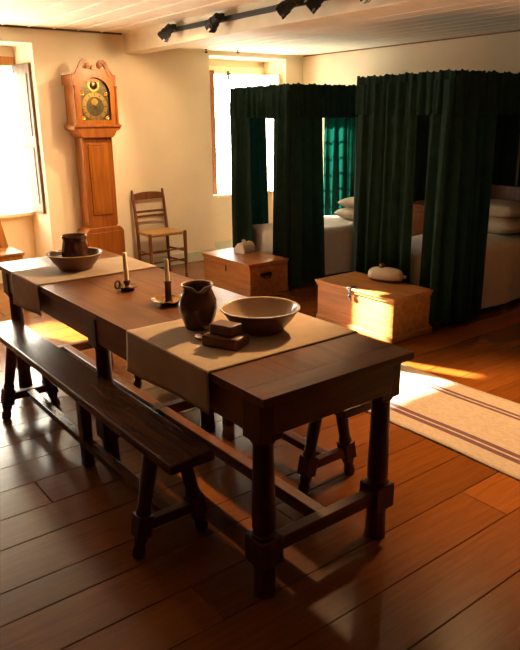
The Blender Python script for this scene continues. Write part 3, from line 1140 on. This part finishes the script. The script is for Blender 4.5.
for k in range(60):
    a = 2*pi*k/60
    big = k % 5 == 0
    r0, r1 = (0.094, 0.120) if big else (0.118, 0.123)
    b.bar((r0*sin(a), -0.2188, 1.682+r0*cos(a)), (r1*sin(a), -0.2188, 1.682+r1*cos(a)), 0.006 if big else 0.0018, 0.0012, upv=(0, 1, 0))
b.build('hour_marks', M_BLACK, dial)
for sx in (-1, 1):
    for sz in (0, 1):
        b = MB()
        cx_, cz_ = sx*0.122, (1.575, 1.792)[sz]
        for k in range(5):
            a = k*1.3
            b.lathe_axis([(0.013, 0), (0.010, 0.006), (0.002, 0.008)], (cx_+0.012*cos(a), -0.214, cz_+0.012*sin(a)), (0, -1, 0), 10)
        b.build('spandrel', M_GOLD, dial, smooth=60)
for ang, ln, wd in ((2.35, 0.060, 0.010), (0.85, 0.092, 0.006)):
    b = MB()
    b.bar((-0.018*sin(ang), -0.222, 1.682-0.018*cos(ang)), (ln*sin(ang), -0.222, 1.682+ln*cos(ang)), wd, 0.0015, upv=(0, 1, 0), w1=0.002)
    b.build('clock_hand', M_BLACK, dial)

# ------------------------------------------------------------------ ladder-back chair
ch = thing('ladderback_chair', 'brown ladderback chair with a rush seat standing against the far wall', 'chair', (2.295, 4.560, 0))
ch.scale = (0.95, 0.95, 0.95)
HW, DP = 0.215, 0.335
for sx in (-1, 1):
    b = MB()
    b.tube([(sx*HW, 0, 0), (sx*HW, 0, 0.08), (sx*HW, 0.003, 0.45), (sx*HW, 0.003, 0.47), (sx*HW, 0.003, 0.478)], [0.014, 0.018, 0.020, 0.020, 0.012], 14)
    b.build('leg', M_CHAIR, ch)
    b = MB()
    x_ = sx*(HW-0.03)
    b.tube([(x_, DP-0.015, 0), (x_, DP, 0.25), (x_*1.0, DP+0.005, 0.46), (x_*1.01, DP+0.035, 0.68), (x_*1.02, DP+0.075, 0.885), (x_*1.02, DP+0.078, 0.905)], [0.014, 0.018, 0.019, 0.017, 0.014, 0.009], 14)
    b.build('back_post', M_CHAIR, ch)
b = MB()
def seatf(u, v):
    hw = HW*(1-0.14*v)
    x = -hw+2*hw*u
    y = DP*v
    z = 0.455-0.010*math.sin(pi*u)*math.sin(pi*v)
    return Vector((x, y, z))
b.grid(seatf, 16, 16)
b.build('rush_seat', M_RUSH, ch, solid=0.034, smooth=50)
def slat(z0, z1, ybase, topc, name='back_slat'):
    b = MB()
    def f(u, v):
        x = (-1+2*u)*(HW-0.035)
        z = z0+(z1-z0)*v
        if v > 0.5: z += topc*(math.sin(pi*u))**0.5
        y = DP+ybase+0.020*math.sin(pi*u)
        return Vector((x, y, z))
    b.grid(f, 16, 6)
    b.build(name, M_CHAIR, ch, solid=0.010)
slat(0.800, 0.858, 0.062, 0.020)
slat(0.655, 0.680, 0.034, 0.0)
slat(0.605, 0.630, 0.027, 0.0)
for z in (0.16, 0.28):
    b = MB()
    b.tube([(-HW, 0, z), (HW, 0, z)], 0.010, 10)
    b.build('stretcher', M_CHAIR, ch)
    for sx in (-1, 1):
        b = MB()
        b.tube([(sx*HW, 0, z-0.03), (sx*(HW-0.03), DP, z-0.03)], 0.010, 10)
        b.build('stretcher', M_CHAIR, ch)
b = MB()
b.tube([(-HW+0.03, DP-0.005, 0.2), (HW-0.03, DP-0.005, 0.2)], 0.010, 10)
b.build('stretcher', M_CHAIR, ch)

# plank chair at the left edge, under the left window
pc = thing('plank_chair', 'orange-brown plank seat chair cut by the left edge, before the left window', 'chair', (0.585, 4.46, 0))
b = MB()
b.box((0, 0.19, 0.437), (0.40, 0.38, 0.026))
b.build('seat', M_PINE, pc, bevel=0.006)
b = MB()
b.box((0, 0.03, 0.39), (0.34, 0.02, 0.066))
for sx in (-1, 1): b.box((sx*0.165, 0.19, 0.39), (0.02, 0.30, 0.066))
b.build('seat_frame', M_ORANGE, pc, bevel=0.003)
for sx in (-1, 1):
    for y in (0.035, 0.345):
        b = MB()
        b.bar((sx*0.165, y, 0.42), (sx*0.172, y, 0.0), 0.042, 0.042, upv=(0, 1, 0), w1=0.030, h1=0.030)
        b.build('leg', M_ORANGE, pc, bevel=0.003)
b = MB()
b.prism([(-0.17, 0.45), (0.17, 0.45), (0.125, 0.70), (0.09, 0.84), (-0.09, 0.84), (-0.125, 0.70)], 0.335, 0.357)
b.build('back_board', M_ORANGE, pc, bevel=0.004)

# ------------------------------------------------------------------ chests
def chest(name, loc, W_, D_, H_, mat, label, kind):
    """front faces -X; W_ along Y, D_ along X"""
    r = thing(name, label, 'chest', loc, 0, 'blanket chests at the bed feet')
    b = MB()
    t = 0.02
    hb = H_-0.045
    b.box((t/2, 0, hb/2), (t, W_, hb))
    b.box((D_-t/2, 0, hb/2), (t, W_, hb))
    for sy in (-1, 1): b.box((D_/2, sy*(W_/2-t/2), hb/2), (D_-2*t, t, hb))
    b.box((D_/2, 0, 0.012), (D_-2*t, W_-2*t, 0.02))
    b.build('body', mat, r, bevel=0.002)
    b = MB()
    b.box((D_/2-0.006, 0, hb+0.014), (D_+0.012, W_+0.012, 0.024))
    b.box((D_/2-0.009, 0, hb+0.034), (D_+0.026, W_+0.026, 0.018))
    b.build('lid', mat, r, bevel=0.005, seg=3)
    return r
c1 = chest('blanket_chest', (2.39, 3.662, 0), 0.765, 0.44, 0.31, M_CHESTN, 'reddish brown wooden chest at the foot of the bed nearer the far wall', 0)
b = MB()
b.prism([(-0.010, 0.185), (0.010, 0.185), (0.013, 0.205), (0.007, 0.215), (0.010, 0.235), (0, 0.245), (-0.010, 0.235), (-0.007, 0.215), (-0.013, 0.205)], -0.003, 0.0, 'yz')
b.build('keyhole_plate', M_IRON, c1)
b = MB()
b.tube([(0.13, -0.385, 0.19), (0.135, -0.405, 0.175), (0.155, -0.412, 0.162), (0.20, -0.412, 0.162), (0.22, -0.405, 0.175), (0.225, -0.385, 0.19)], 0.006, 8)
b.box((0.178, -0.386, 0.192), (0.13, 0.006, 0.03))
b.build('carrying_handle', M_IRON, c1)
c2 = chest('blanket_chest', (2.40, 1.992, 0), 0.795, 0.425, 0.335, M_PINE, 'honey pine chest catching the sun at the foot of the nearer green bed', 1)
b = MB()
b.box((-0.022, 0.025, 0.318), (0.006, 0.030, 0.045))
b.box((-0.020, 0.025, 0.268), (0.010, 0.022, 0.040))
b.tube([(-0.026, 0.025, 0.280), (-0.034, 0.025, 0.272), (-0.026, 0.025, 0.262)], 0.004, 8)
b.box((0.01, 0.025, 0.337), (0.07, 0.028, 0.004))
b.build('iron_hasp', M_IRON, c2, bevel=0.002)
b = MB()
b.box((0.215, 0, 0.022), (0.448, 0.812, 0.044))
b.build('plinth', M_PINE, c2, bevel=0.006)

# stoneware bed warmers
h1 = thing('stoneware_bottle', 'matt pinkish stoneware bed warmer with a gabled end on the reddish chest', 'hot water bottle', (2.700, 3.775, 0.311), radians(18))
b = MB()
prof = [(-0.062, 0.0), (0.062, 0.0), (0.066, 0.008), (0.064, 0.030), (0.054, 0.062), (0.034, 0.088), (0.012, 0.098), (-0.012, 0.098), (-0.034, 0.088), (-0.054, 0.062), (-0.064, 0.030), (-0.066, 0.008)]
R = []
for y, s_ in ((-0.092, 0.90), (-0.088, 0.97), (-0.080, 1.0), (0.080, 1.0), (0.088, 0.97), (0.092, 0.90)):
    R.append([Vector((y, a*s_, 0.049+(c-0.049)*s_ - (0.049-0.049*s_)*0)) for a, c in prof])
for rr in R:
    mz = min(v.z for v in rr)
    for v in rr: v.z -= mz
b.rings(R)
b.build('body', M_STONEM, h1, smooth=40)
b = MB()
b.lathe([(0.016, 0.094), (0.015, 0.106), (0.019, 0.110), (0.019, 0.120), (0.010, 0.124)], (-0.02, 0, 0), 20)
b.build('stopper', M_STONEM, h1, smooth=50)

h2 = thing('stoneware_bottle', 'glossy cream stoneware bed warmer with its underside painted dark for shade on the sunny pine chest', 'hot water bottle', (2.735, 1.985, 0.337), radians(-68))
b = MB()
def capsule(rx, ry, rz, n=28, ns=18, flat=0.0):
    R = []
    for i in range(ns+1):
        t = -1+2*i/ns
        x = rx*math.copysign(abs(t)**0.9, t)
        k = max(0.0, 1-abs(t)**3.2)**0.5
        ring = []
        for j in range(n):
            a = 2*pi*j/n
            z = rz+rz*sin(a)*max(k, 0.02)
            z = max(z, rz*(1-0.92*1)) if flat else z
            ring.append(Vector((x, ry*cos(a)*max(k, 0.02), z)))
        R.append(ring)
    return R
rr_ = capsule(0.145, 0.068, 0.062)
V = b.rings(rr_)
for f in b.bm.faces:
    f.material_index = 1 if f.calc_center_median().z < 0.036 else 0  # lower faces coloured brown for the shadow at the base
for v in b.bm.verts:
    if v.co.z < 0.012: v.co.z = 0.012
for v in b.bm.verts: v.co.z -= 0.012
b.build('body', [M_STONE, M_STONEB], h2, smooth=60)
b = MB()
b.lathe([(0.028, 0.104), (0.024, 0.114), (0.020, 0.120), (0.026, 0.124), (0.025, 0.136), (0.008, 0.142)], (-0.030, 0, 0), 20)
b.build('stopper', M_STONEB, h2, smooth=50)
b = MB()
b.lathe_axis([(0.012, 0), (0.011, 0.012), (0.015, 0.016), (0.013, 0.026), (0.004, 0.028)], (0.138, 0, 0.050), (1, 0, 0), 16)
b.build('end_knob', M_STONE, h2, smooth=50)

# ------------------------------------------------------------------ curtained beds
def drape(pts, z0, z1, amp, wl, seed, flare=0.25, top_ruffle=0.0, nz=18, hem=0.012, step=0.012, gather=0.55, spread=0.0):
    """wavy cloth hung along a polyline in plan"""
    rr = random.Random(seed)
    P = [Vector((x, y)) for x, y in pts]
    segs = [(P[i+1]-P[i]).length for i in range(len(P)-1)]
    tot = sum(segs)
    n_ = max(10, int(tot/step))
    phs = [rr.uniform(0, 6.28) for _ in range(5)]
    def base(s):
        d = s*tot
        for i, L_ in enumerate(segs):
            if d <= L_ or i == len(segs)-1:
                t = min(1.0, d/L_)
                p = P[i]+(P[i+1]-P[i])*t
                dr_ = (P[i+1]-P[i]).normalized()
                return p, dr_
            d -= L_
    def fn(u, v):
        p, t = base(u)
        eps = 0.03
        p2, t2 = base(min(1, u+eps))
        p1, t1 = base(max(0, u-eps))
        tt = (t+t1+t2).normalized()
        nrm = Vector((tt.y, -tt.x))
        s = u*tot
        k = gather+(1-gather)*min(1, (1-v)*1.6)
        w = sin(2*pi*s/wl+phs[0]+0.8*sin(s*3.1/wl*0.5+phs[1]))
        w += 0.45*sin(2*pi*s/(wl*0.47)+phs[2]+0.4*v)
        w += 0.35*sin(2*pi*s/(wl*2.3)+phs[3]-0.6*v)
        a = amp*k*(1+flare*(1-v))
        p = p+tt*(spread*(2*u-1)*(1-v)**1.3)
        q_ = p+nrm*(w*a)+tt*(0.25*amp*sin(4*pi*s/wl+phs[4]))
        z = z0+(z1-z0)*v
        if v < 0.02: z += hem*sin(s*7+phs[1])
        if top_ruffle and v > 0.9:
            z += top_ruffle*(0.6*sin(2*pi*s/0.062+phs[2])+0.6*sin(2*pi*s/0.17+phs[4])+0.4*sin(2*pi*s/0.031))*(v-0.9)/0.1
        return Vector((q_.x, q_.y, z))
    b = MB()
    b.grid(fn, n_, nz)
    return b

def four_poster(ox, oy, wid, length, ztop, zmat, seed, labels, curt):
    r = thing('four_poster_bed', labels[0], 'bed', (ox, oy, 0), 0, 'green curtained beds')
    zr = ztop-0.04
    # posts: inset from the cloth
    for (x, y, foot) in ((0.105, 0.095, 1), (0.105, wid-0.095, 1), (length-0.06, 0.06, 0), (length-0.06, wid-0.06, 0)):
        b = MB()
        b.lathe([(0.024, 0.0), (0.030, 0.03), (0.024, 0.06), (0.033, 0.09), (0.033, 0.12)], (x, y, 0), 16)
        b.box((x, y, 0.30), (0.066, 0.066, 0.36))
        b.lathe([(0.033, 0.48), (0.026, 0.52), (0.024, 0.9), (0.020, 1.4), (0.018, zr)], (x, y, 0), 16)
        b.build('bed_post', M_POST, r)
    for (c, d) in (((0.085, wid/2, zr), (0.04, wid-0.12, 0.035)), ((length-0.06, wid/2, zr), (0.04, wid-0.08, 0.035)),
                   ((length/2, 0.06, zr), (length-0.16, 0.04, 0.035)), ((length/2, wid-0.06, zr), (length-0.16, 0.04, 0.035))):
        b = MB()
        b.box(c, d)
        b.build('tester_rail', M_POST, r, bevel=0.003)
    b = MB()
    b.box((length/2, wid/2, zr+0.022), (length-0.1, wid-0.10, 0.008))
    b.build('tester_cloth', M_GREEN, r)
    b = MB()
    for y in (0.135, wid-0.135): b.box((length/2, y, 0.30), (length-0.2, 0.03, 0.12))
    for x in (0.145, length-0.06): b.box((x, wid/2, 0.30), (0.03, wid-0.27, 0.12))
    b.build('bed_rail', M_POST, r, bevel=0.003)
    b = MB()
    b.box((length-0.06, wid/2, 0.70), (0.025, wid-0.18, 0.50))
    b.build('headboard', M_POST, r, bevel=0.005)
    b = MB()
    b.box((length/2, wid/2, (0.28+zmat-0.012)/2), (length-0.29, wid-0.24, zmat-0.012-0.28))
    b.build('mattress', M_PILLOW, r, bevel=0.05, seg=5)
    # valance round the tester
    loop = [(length, 0.0), (0.0, 0.0), (0.0, wid), (length, wid)]
    vb = drape(loop, ztop-0.265, ztop, 0.011, 0.085, seed+1, 0.7, top_ruffle=0.007, nz=12, hem=0.006, step=0.008, gather=0.7)
    vb.build('valance', M_GREEN, r, smooth=70)
    hb = drape([(length, -0.002), (-0.002, -0.002), (-0.002, wid+0.002), (length, wid+0.002)], ztop-0.285, ztop-0.262, 0.012, 0.085, seed+1, 0.7, nz=2, hem=0.006, step=0.008, gather=1.0)
    hb.build('valance_fringe', M_GREEN, r, smooth=70)
    for i, (pts, zb, spread) in enumerate(curt):
        cb_ = drape(pts, zb, ztop-0.06, 0.027, 0.125, seed+10+i, 0.45, nz=22, spread=spread)
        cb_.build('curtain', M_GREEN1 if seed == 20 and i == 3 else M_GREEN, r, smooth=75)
    # coverlet
    x0, x1 = 0.115, length-0.125
    y0, y1 = 0.090, wid-0.090
    rs = random.Random(seed+3)
    p1, p2 = rs.uniform(0, 6), rs.uniform(0, 6)
    dropz = zmat-0.20
    cr = 0.045
    def cov(u, v):
        # superellipse-like unwrapping: u along length incl. foot drop, v across incl. side drops
        Ls = (x1-x0)
        Wd = (y1-y0)
        dr = zmat-0.07
        su = -dr+(Ls+dr)*u
        sv = -dr+(Wd+2*dr)*v
        z = zmat
        x = x0+su
        y = y0+sv
        dx = -su if su < 0 else 0
        dy = -sv if sv < 0 else (sv-Wd if sv > Wd else 0)
        dd = max(dx, dy)
        if su < 0: x = x0-0.014-0.012*min(1, dx/0.3)*(1+sin(sv*13+p1))
        if sv < 0: y = y0-0.014-0.012*min(1, dy/0.3)*(1+sin(su*11+p2))
        if sv > Wd: y = y1+0.014+0.012*min(1, dy/0.3)*(1+sin(su*11+p2))
        if dx > 0 and dy > 0:
            # tucked corner
            f_ = min(dx, dy)/max(dx, dy)
            x += 0.02*f_
        z = zmat-max(0, dd)
        if dd > 0 and dd < 0.03: z = zmat-dd*0.75
        if dd == 0:
            ed = min(su, sv, Wd-sv)
            z = zmat-0.02*math.exp(-max(0, ed)/0.03)+0.006*sin(su*9+p1)*sin(sv*8+p2)
        else:
            z -= 0.02
        return Vector((x, y, max(0.05, z)))
    b = MB()
    b.grid(cov, 60, 60)
    o = b.build('coverlet', M_SHEET, smooth=80)
    o.location = (ox, oy, 0)
    tag(o, labels[1], 'bedspread', 'coverlets on the curtained beds')
    return r

def pillow(name, c, dims, rz, label, tilt=0.0, mat=M_PILLOW):
    b = MB()
    nu, nv = 20, 16
    for sgn in (1, -1):
        def f(u, v):
            a, c_ = 2*u-1, 2*v-1
            k = max(0, (1-abs(a)**2.6)*(1-abs(c_)**2.6))**0.45
            return Vector((a*dims[0]/2*(1-0.05*c_*c_), c_*dims[1]/2*(1-0.04*a*a), sgn*dims[2]/2*k))
        b.grid(f, nu, nv)
    bmesh.ops.remove_doubles(b.bm, verts=b.bm.verts[:], dist=0.0005)
    o = b.build(name, mat, smooth=70)
    o.location = c
    o.rotation_euler = (0, tilt, rz)
    return tag(o, label, 'pillow', 'pillows on the curtained beds')

BL = 1.62
# the bed nearer the far wall
b1x, b1y, b1w, z1 = 2.86, 3.28, 0.93, 0.515
bed1 = four_poster(b1x, b1y, b1w, BL, 1.845, z1, 20,
    ('dark green curtained four-poster bed nearer the window and far wall', 'off white coverlet on the farther curtained bed, sun on its top'),
    [([(0.37, 0.0), (0.0, 0.0), (0.0, 0.24)], 0.04, 0.05),
     ([(0.0, 0.62), (0.0, b1w), (0.44, b1w)], 0.05, 0.03),
     ([(0.80, 0.0), (BL-0.13, 0.02), (BL-0.13, b1w/2+0.03)], 0.05, 0.0),
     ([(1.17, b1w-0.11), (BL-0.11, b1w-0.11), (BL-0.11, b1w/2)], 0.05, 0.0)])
# the bed nearer the camera
b2x, b2y, b2w, z2 = 2.86, 1.555, 0.92, 0.57
bed2 = four_poster(b2x, b2y, b2w, BL, 1.855, z2, 50,
    ('dark green curtained four-poster bed nearest the camera on the right', 'off white coverlet on the nearer curtained bed at the right edge'),
    [([(0.53, 0.0), (0.0, 0.0), (0.0, 0.20)], 0.06, 0.02),
     ([(0.0, 0.31), (0.0, b2w), (0.16, b2w)], 0.05, 0.02),
     ([(BL-0.40, 0.0), (BL-0.02, 0.0), (BL-0.02, b2w/2)], 0.05, 0.0),
     ([(1.10, b2w), (BL-0.02, b2w), (BL-0.02, b2w/2)], 0.05, 0.0)])

pillow('pillow', (4.10, 3.61, z1+0.065), (0.40, 0.42, 0.13), 0, 'lower cream pillow at the head of the farther bed')
pillow('pillow', (4.12, 3.60, z1+0.175), (0.38, 0.40, 0.12), 0.05, 'upper cream pillow of the pair on the farther bed')
# added green cloth standing in for the shade between the two beds
hb_ = drape([(XR-0.06, b1y-0.03), (XR-0.06, b2y+b2w+0.03)], 0.06, 1.60, 0.022, 0.125, 91, 0.4, nz=20)
o = hb_.build('gap_darkening_curtain', M_GREEN, smooth=75)
tag(o, 'dark green curtain added to darken the gap between the two beds', 'curtain')
pillow('bolster_pillow', (4.15, 2.01, z2+0.075), (0.44, 0.62, 0.16), 0, 'lower cream bolster at the head of the nearer bed')
pillow('bolster_pillow', (4.18, 2.01, z2+0.205), (0.42, 0.60, 0.14), 0.03, 'upper cream bolster stacked on the nearer bed')

# bedside chest of drawers between the beds
bc = thing('bedside_cabinet', 'small orange-brown bedside cabinet with drawers between the two beds', 'cabinet', (4.02, 2.72, 0))
b = MB()
b.box((0.19, 0, 0.385), (0.38, 0.40, 0.69))
b.build('body', M_CLOCK, bc, bevel=0.004)
b = MB()
b.box((0.185, 0, 0.745), (0.41, 0.44, 0.025))
b.build('top', M_CLOCK, bc, bevel=0.006)
b = MB()
b.box((0.19, 0, 0.02), (0.40, 0.42, 0.04))
b.build('plinth', M_CLOCK, bc, bevel=0.004)
for k in range(3):
    d = MB()
    zc = 0.60-0.205*k
    d.box((-0.008, 0, zc), (0.018, 0.35, 0.18))
    dd = d.build('drawer', M_CLOCKD, bc, bevel=0.003)
    for sy in (-1, 1):
        d = MB()
        d.lathe_axis([(0.008, 0), (0.007, 0.010), (0.016, 0.016), (0.016, 0.024), (0.004, 0.028)], (-0.017, sy*0.10, zc), (-1, 0, 0), 14)
        d.build('knob', M_BRASS, dd)
